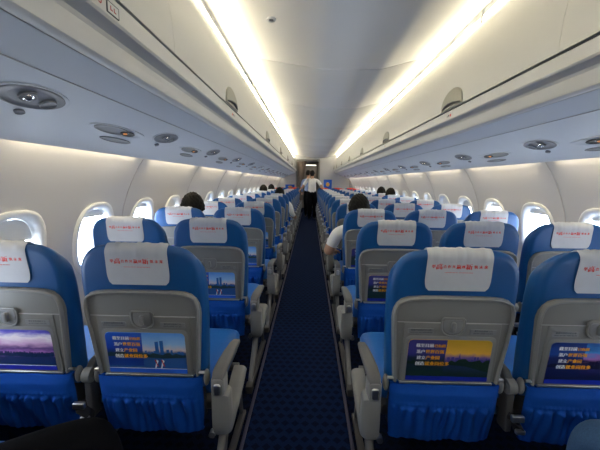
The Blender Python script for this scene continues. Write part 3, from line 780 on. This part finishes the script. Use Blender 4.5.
def aisle_armrest(e, x, s):
    """s = +1 when the aisle lies to the right of the seat"""
    b = MB(); path = [(.020, .528), (.045, .541), (.10, .544), (.20, .537), (.29, .527), (.335, .520), (.352, .512)]
    rings = []
    for (py, pz), hw, hh in zip(path, (.020, .024, .025, .024, .021, .017, .010), (.012, .015, .014, .013, .013, .011, .006)):
        rings.append([(x + a, py, pz + c) for a, c in rrect(-hw, hw, -hh, hh, min(hw, hh) * .75, 3)])
    b.loft(rings, 0); ar = b.build('armrest', ARM, e, sharp=60)
    b = MB(); b.plate(rrect(x - .024, x + .024, .462, .538, .012, 4), lambda z: .018, .06, .008, 3); b.build('armrest_end_cap', GREYL, ar)
    b = MB(); b.plate(rrect(x - .013, x + .013, .474, .518, .010, 4), lambda z: .012, .008, .005, 3); b.build('release_button', METAL, ar)
    # boomerang-shaped side shroud, in side view (y, z)
    side = [(.020, .470), (.018, .38), (.022, .335), (.038, .297), (.065, .278), (.10, .276), (.15, .290), (.20, .292), (.28, .315), (.34, .335), (.375, .352), (.382, .368), (.372, .380), (.33, .374), (.26, .345), (.18, .328), (.13, .335), (.100, .38), (.095, .455), (.09, .470)]
    def off(poly, d):
        cx_ = sum(p[0] for p in poly) / len(poly); n = len(poly); out = []
        area = sum(poly[i][0] * poly[(i + 1) % n][1] - poly[(i + 1) % n][0] * poly[i][1] for i in range(n)); sg = 1 if area > 0 else -1
        for i in range(n):
            a = Vector(poly[i]) - Vector(poly[i - 1]); c = Vector(poly[(i + 1) % n]) - Vector(poly[i])
            m = Vector((-a.y, a.x)).normalized() + Vector((-c.y, c.x)).normalized(); m.normalize()
            out.append((poly[i][0] + m.x * d * sg, poly[i][1] + m.y * d * sg))
        return out
    b = MB(); R_ = []
    for ins, dx in ((.010, -.024), (.002, -.022), (0, -.016), (0, .016), (.003, .027), (.009, .035), (.017, .040)):
        R_.append([(x + s * dx, p[0], p[1]) for p in off(side, ins)])
    b.loft(R_, 0); b.build('armrest_shroud', SHROUD, e, sharp=50)
    b = MB(); b.tube([(x - s * .028, .03, .30), (x - s * .028, .055, .30)], .012, 12); b.build('pivot_bolt', METAL, e)

def seat_leg(e, x):
    b = MB(); b.tube([(x, .23, .315), (x, .10, .17), (x, -.04, .035)], [.018, .015, .014], 10, flat=.6)
    b.tube([(x, .23, .30), (x, .16, .16), (x, .13, .03)], [.016, .013, .012], 10, flat=.6); b.build('rear_leg', LEG, e)
    b = MB(); b.tube([(x, .46, .315), (x, .47, .17), (x, .50, .035)], [.018, .015, .014], 10, flat=.6); b.build('front_leg', LEG, e)
    b = MB(); b.box(x - .016, x + .016, -.07, .54, .0, .022, bev=.005); b.box(x - .02, x + .02, -.09, -.03, 0, .045, bev=.006); b.build('leg_rail', DGREY, e)

XL = [-.546, -1.0400]; XR = [.5455, 1.039, 1.530]      # C B | D E F
names = {('L', 0): 'aisle seat', ('L', 1): 'window seat', ('R', 0): 'aisle seat', ('R', 1): 'middle seat', ('R', 2): 'window seat'}
kinds = {('L', 0): 'city', ('L', 1): 'violet', ('R', 0): 'gold', ('R', 1): 'night', ('R', 2): 'city'}
pict = {'city': 'blue city advert', 'violet': 'violet river advert', 'gold': 'golden sunset advert', 'night': 'dark dusk advert'}
base = {k: make_seat(k) for k in ('city', 'violet', 'gold', 'night')}
base['red'] = make_seat('city', 'red')
proto = {}
for (sd, c), kd in kinds.items():
    for red in (False, True):
        src = base['red' if red else kd]
        p = copy_tree(src)
        x = (XL if sd == 'L' else XR)[c]
        if c == 0:
            s = 1 if sd == 'L' else -1
            aisle_armrest(p, s * (.262 if s > 0 else .257), s); seat_leg(p, s * .245); inner_armrest(p, -s * .2475)
        elif (sd, c) == ('L', 1): seat_leg(p, .12); inner_armrest(p, -.238)
        elif (sd, c) == ('R', 1): inner_armrest(p, .2475)
        else: seat_leg(p, -.12); inner_armrest(p, .238)
        proto[(sd, c, red)] = p
def rm(o):
    for ch in list(o.children): rm(ch)
    bpy.data.objects.remove(o)
for k in list(base): rm(base[k])
NROW = 15
def seat_y(i): return 1.064 + PITCH * i
used = set()
for i in [-1] + list(range(NROW)):
    for sd, X in (('L', XL), ('R', XR)):
        for c, x in enumerate(X):
            if i == -1 and (sd, c) not in (('L', 1), ('R', 1)): continue
            key = (sd, c, i >= 12)
            if key in used: o = copy_tree(proto[key])
            else: o = proto[key]; used.add(key)
            o.location = (x, seat_y(i), 0)
            side = 'left' if sd == 'L' else 'right'
            if i == -1: lab = 'blue %s of the %s block right beside the camera, mostly out of the picture' % (names[(sd, c)], side)
            else:
                cov = 'red' if i >= 12 else 'white'
                lab = 'blue %s with %s headrest cover, %s block, %s row from the camera' % (names[(sd, c)], cov, side, ordn[i])
                if i == 0: lab = 'blue %s, %s headrest cover, %s, nearest %s row' % (names[(sd, c)], cov, pict[kinds[(sd, c)]] if (sd, c) != ('R', 2) else 'cut by the right edge', side)
            tag(o, lab, 'seat', 'passenger seats of the left block' if sd == 'L' else 'passenger seats of the right block')

# ================================================================== PEOPLE
def skin_mesh(verts, edges, radii, sub=2, root=0):
    me = bpy.data.meshes.new('skeleton'); me.from_pydata([Vector(v) for v in verts], edges, [])
    o = bpy.data.objects.new('skeleton', me); TMP.collection.objects.link(o)
    md = o.modifiers.new('s', 'SKIN'); md.use_smooth_shade = True; md.branch_smoothing = 0.3
    for k, r in enumerate(radii):
        sv = me.skin_vertices[0].data[k]; sv.radius = (r, r) if not isinstance(r, tuple) else r; sv.use_root = (k == root)
    s2 = o.modifiers.new('u', 'SUBSURF'); s2.levels = sub; s2.render_levels = sub
    TMP.view_layers[0].update(); dg = TMP.view_layers[0].depsgraph; ev = o.evaluated_get(dg); m = ev.to_mesh()
    vs = [v.co.copy() for v in m.vertices]; fs = [tuple(p.vertices) for p in m.polygons]; ev.to_mesh_clear()
    bpy.data.objects.remove(o); return vs, fs

def hand(mb, wrist, elbow, side, mi, curl=.5, up=Vector((0, 0, 1))):
    """palm and five fingers continuing the forearm"""
    w = Vector(wrist); d = (w - Vector(elbow)).normalized(); lat = d.cross(up).normalized(); nn = lat.cross(d).normalized()
    V = [w - d * .02, w + d * .03, w + d * .075]; E = [(0, 1), (1, 2)]; R = [(.026, .019), (.032, .015), (.034, .013)]
    vs, fs = skin_mesh(V, E, R, 1); mb.add(vs, fs, mi)
    for k, (o_, ln) in enumerate(((-.028, .060), (-.010, .075), (.009, .070), (.027, .054))):
        p = w + d * .070 + lat * o_; c = [p]
        ang = .15
        for q in (.45, .32, .23):
            ang += curl; dd = d * math.cos(ang) - nn * math.sin(ang); c.append(c[-1] + dd * ln * q)
        vs, fs = skin_mesh(c, [(0, 1), (1, 2), (2, 3)], [.0095, .0088, .0080, .0070], 1); mb.add(vs, fs, mi)
    ts = side; p = w + d * .020 + lat * .020 * ts
    c = [p, p + lat * .030 * ts + d * .022 - nn * .008, p + lat * .038 * ts + d * .050 - nn * .018, p + lat * .034 * ts + d * .070 - nn * .026]
    vs, fs = skin_mesh(c, [(0, 1), (1, 2), (2, 3)], [.0125, .0110, .0095, .0080], 1); mb.add(vs, fs, mi)

def head(mb, c, yaw, tilt, mi):
    """skull with jaw, nose, brow, lips, ears; faces +y before the turn"""
    M = Matrix.Translation(Vector(c)) @ Matrix.Rotation(yaw, 4, 'Z') @ Matrix.Rotation(tilt, 4, 'X')
    def shape(d):
        k = 1.0
        if d.z < -.1 and d.y > -.2: k *= 1 - .16 * min(1, -d.z) * (1 - max(0, d.y)) 
        if d.z < -.3 and d.y < 0: k *= 1 + .30 * (d.z + .3)
        k += .13 * math.exp(-((d.x / .10) ** 2 + ((d.z + .12) / .16) ** 2)) * (d.y > 0)      # nose
        k += .03 * math.exp(-((d.x / .22) ** 2 + ((d.z + .50) / .07) ** 2)) * (d.y > 0)      # lips
        k += .03 * math.exp(-((d.z - .22) / .10) ** 2) * max(0, d.y)                         # brow
        for ex in (-.33, .33): k -= .06 * math.exp(-(((d.x - ex) / .13) ** 2 + ((d.z - .05) / .10) ** 2)) * (d.y > 0)
        return k
    h = MB(); h.ellipsoid((0, 0, 0), (.076, .096, .115), 0, 40, 28, shape)
    for sx in (-1, 1): h.ellipsoid((sx * .079, -.005, -.012), (.011, .020, .032), 0, 12, 8, lambda d: 1 - .25 * max(0, -d.z))
    mb.add([M @ Vector(v) for v in h.v], h.f, mi)
    e = MB()
    for sx in (-1, 1): e.ellipsoid((sx * .030, .083, .006), (.011, .008, .009), 0, 10, 8)
    mb.add([M @ Vector(v) for v in e.v], e.f, mi + 1)
    return M
def hair(M, parent, inv, vol=1.0, seed=1):
    rnd = random.Random(seed); ph = [rnd.uniform(0, 6.28) for _ in range(6)]
    def shp(d):
        k = 1 + .028 * math.sin(d.x * 19 + ph[0] + d.z * 7) * math.sin(d.y * 17 + ph[1]) + .020 * math.sin(d.z * 31 + ph[2] + d.x * 23)
        k += .018 * math.sin(61 * math.atan2(d.y, d.x) + 9 * d.z + ph[3]) * (1 - d.z * .7)
        return k
    h = MB(); nu, nv = 72, 36; vs = []; fs = []
    for j in range(nv + 1):
        for i in range(nu):
            a = 2 * PI * i / nu; ca, sa = math.cos(a), math.sin(a)
            # lower limit of the hair: low on the nape, high over the face
            lim = math.radians(122 if sa < .1 else 122 - 62 * min(1, (sa - .1) / .55))
            if abs(ca) > .86: lim = min(lim, math.radians(98))
            t = lim * j / nv; d = Vector((math.sin(t) * ca, math.sin(t) * sa, math.cos(t)))
            k = shp(d) * (1 - .10 * max(0, (t - 1.5)) )
            e_ = 1 if j < nv else .93
            vs.append(Vector((d.x * .087 * vol * k * e_, -.006 + d.y * .108 * vol * k * e_, .008 + d.z * .127 * vol * k)))
    for j in range(nv):
        for i in range(nu): fs.append((j * nu + i, j * nu + (i + 1) % nu, (j + 1) * nu + (i + 1) % nu, (j + 1) * nu + i))
    h.add([inv @ (M @ v) for v in vs], fs); return h.build('hair', HAIR, parent, sharp=80)

def figure(J, mats, zones, label, headc, yaw=0, tilt=0, hairvol=1.0, seed=1, hands=True, origin=(0, 0, 0), curl=.5):
    """J: joint dict of world points; one skinned body, faces coloured by the nearest bone"""
    order = ['pelvis', 'belly', 'chest', 'collar', 'neck', 'skull', 'shL', 'elL', 'wrL', 'shR', 'elR', 'wrR', 'hipL', 'knL', 'anL', 'toL', 'hipR', 'knR', 'anR', 'toR']
    rad = dict(pelvis=(.155, .115), belly=(.145, .105), chest=(.165, .115), collar=(.10, .08), neck=.056, skull=.055, shL=.062, elL=.045, wrL=.029, shR=.062, elR=.045, wrR=.029,
               hipL=.088, knL=.062, anL=.044, toL=(.045, .030), hipR=.088, knR=.062, anR=.044, toR=(.045, .030))
    rad.update(J.get('radii', {}))
    bones = [('pelvis', 'belly'), ('belly', 'chest'), ('chest', 'collar'), ('collar', 'neck'), ('neck', 'skull'),
             ('collar', 'shL'), ('shL', 'elL'), ('elL', 'wrL'), ('collar', 'shR'), ('shR', 'elR'), ('elR', 'wrR'),
             ('pelvis', 'hipL'), ('hipL', 'knL'), ('knL', 'anL'), ('anL', 'toL'), ('pelvis', 'hipR'), ('hipR', 'knR'), ('knR', 'anR'), ('anR', 'toR')]
    use = [n for n in order if n in J]; ix = {n: k for k, n in enumerate(use)}
    bones = [b for b in bones if b[0] in ix and b[1] in ix]
    V = [J[n] for n in use]; V = [Vector(v) for v in V]
    # mid points give the limbs their taper and muscle
    E = []; R = [rad[n] for n in use]; names_ = list(use); bz = {}
    for a, c in bones:
        if (a[:2], c[:2]) in (('sh', 'el'), ('el', 'wr'), ('hi', 'kn'), ('kn', 'an')):
            k = len(V); m = V[ix[a]].lerp(V[ix[c]], .38); V.append(m)
            ra = rad[a] if not isinstance(rad[a], tuple) else rad[a][0]; rc = rad[c] if not isinstance(rad[c], tuple) else rad[c][0]
            R.append(max(ra, rc) * (1.0 if a[:2] in ('sh', 'hi') else .98)); E += [(ix[a], k), (k, ix[c])]
        else: E.append((ix[a], ix[c]))
    vs, fs = skin_mesh(V, E, R, 2)
    def near(p):
        best = None; bd = 1e9
        for a, c in bones:
            A, B_ = V[ix[a]], V[ix[c]]; d = B_ - A; t = max(0, min(1, (p - A).dot(d) / d.length_squared)); q = (p - A - d * t).length
            if q < bd: bd = q; best = (a, c, t)
        return best
    O = Vector(origin); mb = MB()
    for f_ in fs:
        c = sum((vs[i] for i in f_), Vector()) / len(f_); a, b_, t = near(c); mi = zones.get((a, b_), zones.get((a[:2], b_[:2]), 1))
        if callable(mi): mi = mi(t)
        mb.f.append(f_); mb.m.append(mi)
    mb.v = [tuple(v) for v in vs]
    if hands:
        for sd, k in (('L', 1), ('R', -1)):
            if 'wr' + sd in ix: hand(mb, J['wr' + sd], J['el' + sd], k, 0, curl)
    M = None
    if headc: M = head(mb, headc, yaw, tilt, 0)
    # slot 1 is the eye/dark slot when a head is built, so shift zones by using slot table below
    mb.v = [tuple(Vector(v) - O) for v in mb.v]
    o = mb.build('person', mats, None, sharp=80); o.location = O
    if headc: hair(M, o, Matrix.Translation(-O), hairvol, seed)
    tag(o, label, 'person'); return o
# slots: 0 skin, 1 dark eyes, 2 top, 3 trousers, 4 shoes
ZN = {('pelvis', 'belly'): lambda t: 3 if t < .35 else 2, ('belly', 'chest'): 2, ('chest', 'collar'): 2, ('collar', 'neck'): lambda t: 2 if t < .45 else 0, ('neck', 'skull'): 0,
      ('collar', 'shL'): 2, ('collar', 'shR'): 2, ('sh', 'el'): lambda t: 2 if t < .75 else 0, ('el', 'wr'): 0,
      ('pelvis', 'hipL'): 3, ('pelvis', 'hipR'): 3, ('hi', 'kn'): 3, ('kn', 'an'): lambda t: 3 if t < .93 else 4, ('an', 'to'): 4}
LONG = dict(ZN); LONG[('sh', 'el')] = 2; LONG[('el', 'wr')] = lambda t: 2 if t < .9 else 0

def short(J):
    return {k: ((v[0], v[1], v[2] * .935) if k != 'radii' else v) for k, v in J.items()}
# standing crew member at the far end of the aisle, hands resting on the seat tops
cx_, cy_ = .12, 10.75
figure(short(dict(pelvis=(cx_, cy_, .93), belly=(cx_, cy_, 1.08), chest=(cx_, cy_ - .02, 1.26), collar=(cx_, cy_ - .01, 1.40), neck=(cx_, cy_, 1.47), skull=(cx_, cy_ + .02, 1.56),
            shL=(cx_ - .185, cy_ - .01, 1.37), elL=(cx_ - .30, cy_ - .06, 1.17), wrL=(cx_ - .37, cy_ - .10, 1.08),
            shR=(cx_ + .185, cy_ - .01, 1.37), elR=(cx_ + .31, cy_ - .06, 1.18), wrR=(cx_ + .39, cy_ - .12, 1.08),
            hipL=(cx_ - .09, cy_, .88), knL=(cx_ - .085, cy_ + .02, .48), anL=(cx_ - .08, cy_ - .01, .08), toL=(cx_ - .085, cy_ + .14, .035),
            hipR=(cx_ + .09, cy_, .88), knR=(cx_ + .095, cy_ + .04, .48), anR=(cx_ + .09, cy_ + .03, .08), toR=(cx_ + .10, cy_ + .18, .035), radii=dict(hipL=.10, hipR=.10, knL=.078, knR=.078, anL=.058, anR=.058))),
       [SKIN, HAIR, SHIRT, TROUS, SHOE], ZN, 'person in white shirt and black trousers standing in the aisle, back turned', (cx_, cy_ + .03, 1.60 * .935), 0, .1, 1.0, 3, origin=(cx_, cy_, 0))
# second crew member beyond, half hidden
cx_, cy_ = -.01, 11.5
figure(short(dict(pelvis=(cx_, cy_, .93), belly=(cx_, cy_, 1.08), chest=(cx_, cy_, 1.26), collar=(cx_, cy_, 1.40), neck=(cx_, cy_, 1.47), skull=(cx_, cy_ + .01, 1.56),
            shL=(cx_ - .18, cy_, 1.37), elL=(cx_ - .23, cy_, 1.12), wrL=(cx_ - .22, cy_ + .14, .95),
            shR=(cx_ + .18, cy_, 1.37), elR=(cx_ + .22, cy_, 1.12), wrR=(cx_ + .20, cy_ + .12, .95),
            hipL=(cx_ - .09, cy_, .88), knL=(cx_ - .085, cy_ - .02, .48), anL=(cx_ - .08, cy_, .08), toL=(cx_ - .085, cy_ + .14, .035),
            hipR=(cx_ + .09, cy_, .88), knR=(cx_ + .095, cy_ - .02, .48), anR=(cx_ + .09, cy_, .08), toR=(cx_ + .10, cy_ + .14, .035))),
       [SKIN, HAIR, BSHIRT, TROUS, SHOE], LONG, 'person in pale blue shirt half hidden behind the one in the aisle', (cx_, cy_, 1.615 * .945), -.3, .0, 1.0, 4, origin=(cx_, cy_, 0))

def seated(x, i, label, top=SHIRT, legs=TROUS, hz=1.07, hx=0, seed=1, armL=None, armR=None, vol=1.05, zones=ZN, extra=None, hy=.19, yaw=0):
    y = seat_y(i) + .10
    J = dict(pelvis=(x, y + .20, .575), belly=(x, y + .15, .70), chest=(x + hx * .5, y + .13, .86), collar=(x + hx * .8, y + .115, hz - .17), neck=(x + hx, y + .12, hz - .10), skull=(x + hx, y + .13, hz - .02),
             shL=(x - .165 + hx * .8, y + .13, hz - .215), elL=(x - .20, y + .20, hz - .44), wrL=(x - .14, y + .42, .60),
             shR=(x + .165 + hx * .8, y + .13, hz - .215), elR=(x + .20, y + .20, hz - .44), wrR=(x + .14, y + .42, .60),
             hipL=(x - .09, y + .22, .565), knL=(x - .11, y + .585, .56), anL=(x - .10, y + .60, .10), toL=(x - .10, y + .72, .035),
             hipR=(x + .09, y + .22, .565), knR=(x + .11, y + .585, .56), anR=(x + .10, y + .60, .10), toR=(x + .10, y + .72, .035),
             radii=dict(pelvis=(.13, .10), belly=(.13, .10), chest=(.145, .105), hipL=.078, hipR=.078))
    if extra: J.update(extra)
    if armL: J.update(shL=armL[0], elL=armL[1], wrL=armL[2])
    if armR: J.update(shR=armR[0], elR=armR[1], wrR=armR[2])
    return figure(J, [SKIN, HAIR, top, legs, SHOE], zones, label, (x + hx, y + .03 + hy - .06, hz + .005), yaw, 0, vol, seed, origin=(x, y, 0))

seated(-1.0295, 2, 'person with bushy black hair seated by the left windows, third row', DSHIRT, CHAR, .985, .02, 11, vol=1.17)
yb_ = seat_y(2) + .10
seated(XR[0], 2, 'person in white shirt in the right aisle seat, elbow out over the armrest, third row', SHIRT, TROUS, 1.00, -.062, 12, vol=1.09,
       armL=((.30, yb_ + .10, .815), (.215, yb_ + .10, .64), (.27, yb_ + .33, .60)))
yc_ = seat_y(6) + .10
seated(XL[0], 6, 'person leaning with a hand out into the aisle, left block, seventh row', SHIRT, TROUS, 1.00, .03, 13,
       armR=((-.34, yc_ + .12, .84), (-.27, yc_ + .05, .66), (-.25, yc_ + .25, .61)), zones=LONG)
seated(XL[1], 8, 'person with short dark hair by the left windows, ninth row', DSHIRT, CHAR, 1.03, 0, 14)
seated(XL[1], 10, 'person by the left windows in the eleventh row, only the hair showing', SHIRT, CHAR, 1.03, 0, 15)
seated(XR[2], 6, 'person with dark hair by the right windows, seventh row', DSHIRT, CHAR, 1.01, 0, 16)
seated(XR[2], 7, 'person with dark hair by the right windows, eighth row', BSHIRT, CHAR, 1.02, 0, 17)

# passengers beside the camera: only a knee of each reaches into the picture
y_ = seat_y(-1)
seated(XL[1], -1, 'person in charcoal trousers beside the camera, right knee spread into the lower left corner', DSHIRT, CHAR, 1.07, 0, 18,
       extra=dict(hipR=(-.93, y_ + .28, .50), knR=(-.56, y_ + .555, .525), wrL=(-1.12, y_ + .30, .60), elL=(-1.22, y_ + .16, .66), wrR=(-.98, y_ + .30, .62), elR=(-.88, y_ + .16, .68), anR=(-.50, y_ + .53, .10), toR=(-.48, y_ + .66, .04),
                  radii=dict(pelvis=(.13, .10), belly=(.13, .10), chest=(.145, .105), hipL=.078, hipR=.075, knR=.062)))
seated(XR[1], -1, 'person in blue jeans beside the camera, left knee in the lower right corner', DSHIRT, DENIM, 1.07, 0, 19,
       extra=dict(hipL=(.93, y_ + .30, .55), knL=(.865, y_ + .585, .55), anL=(.87, y_ + .60, .10), wrL=(.98, y_ + .30, .62), elL=(.86, y_ + .16, .68), wrR=(1.12, y_ + .30, .62), elR=(1.24, y_ + .16, .68), toL=(.86, y_ + .72, .04)))

# ================================================================== LIGHT, SKY, CAMERA
wd = bpy.data.worlds.new('sky'); bpy.context.scene.world = wd; wd.use_nodes = True
bg = wd.node_tree.nodes['Background']; bg.inputs['Color'].default_value = (0.86, 0.93, 1.0, 1); bg.inputs['Strength'].default_value = 14.0
for s in (-1, 1):
    for yc in win_y[s]:
        if yc - WP / 2 > Y0 and yc + WP / 2 < Y1:
            l = bpy.data.lights.new('window_portal', 'AREA'); l.shape = 'RECTANGLE'; l.size = .38; l.size_y = .29
            l.cycles.is_portal = True
            o = bpy.data.objects.new('window_portal', l); C.objects.link(o)
            o.location = (XC + s * (XW(WZ) + .085), yc, WZ); o.rotation_euler = (0, s * PI / 2, 0)

cam = bpy.data.cameras.new('camera'); cam.sensor_width = 36; cam.lens = 324.3 / 600 * 36; cam.clip_start = .02
co = bpy.data.objects.new('camera', cam); C.objects.link(co)
yaw, pit, roll = .0288, .133, .010
F = Vector((-math.sin(yaw) * math.cos(pit), math.cos(yaw) * math.cos(pit), -math.sin(pit)))
Rv = Vector((math.cos(yaw), math.sin(yaw), 0)); U = Rv.cross(F)
R2 = Rv * math.cos(roll) + U * math.sin(roll); U2 = U * math.cos(roll) - Rv * math.sin(roll)
co.matrix_world = Matrix(((R2.x, U2.x, -F.x, .0434), (R2.y, U2.y, -F.y, 0), (R2.z, U2.z, -F.z, 1.25), (0, 0, 0, 1)))
sc = bpy.context.scene; sc.camera = co
sc.view_settings.view_transform = 'Standard'; sc.view_settings.look = 'None'; sc.view_settings.gamma = 1
sc.view_settings.exposure = 0.0
sc.cycles.max_bounces = 8; sc.cycles.diffuse_bounces = 5; sc.cycles.transparent_max_bounces = 12
bpy.data.scenes.remove(TMP)
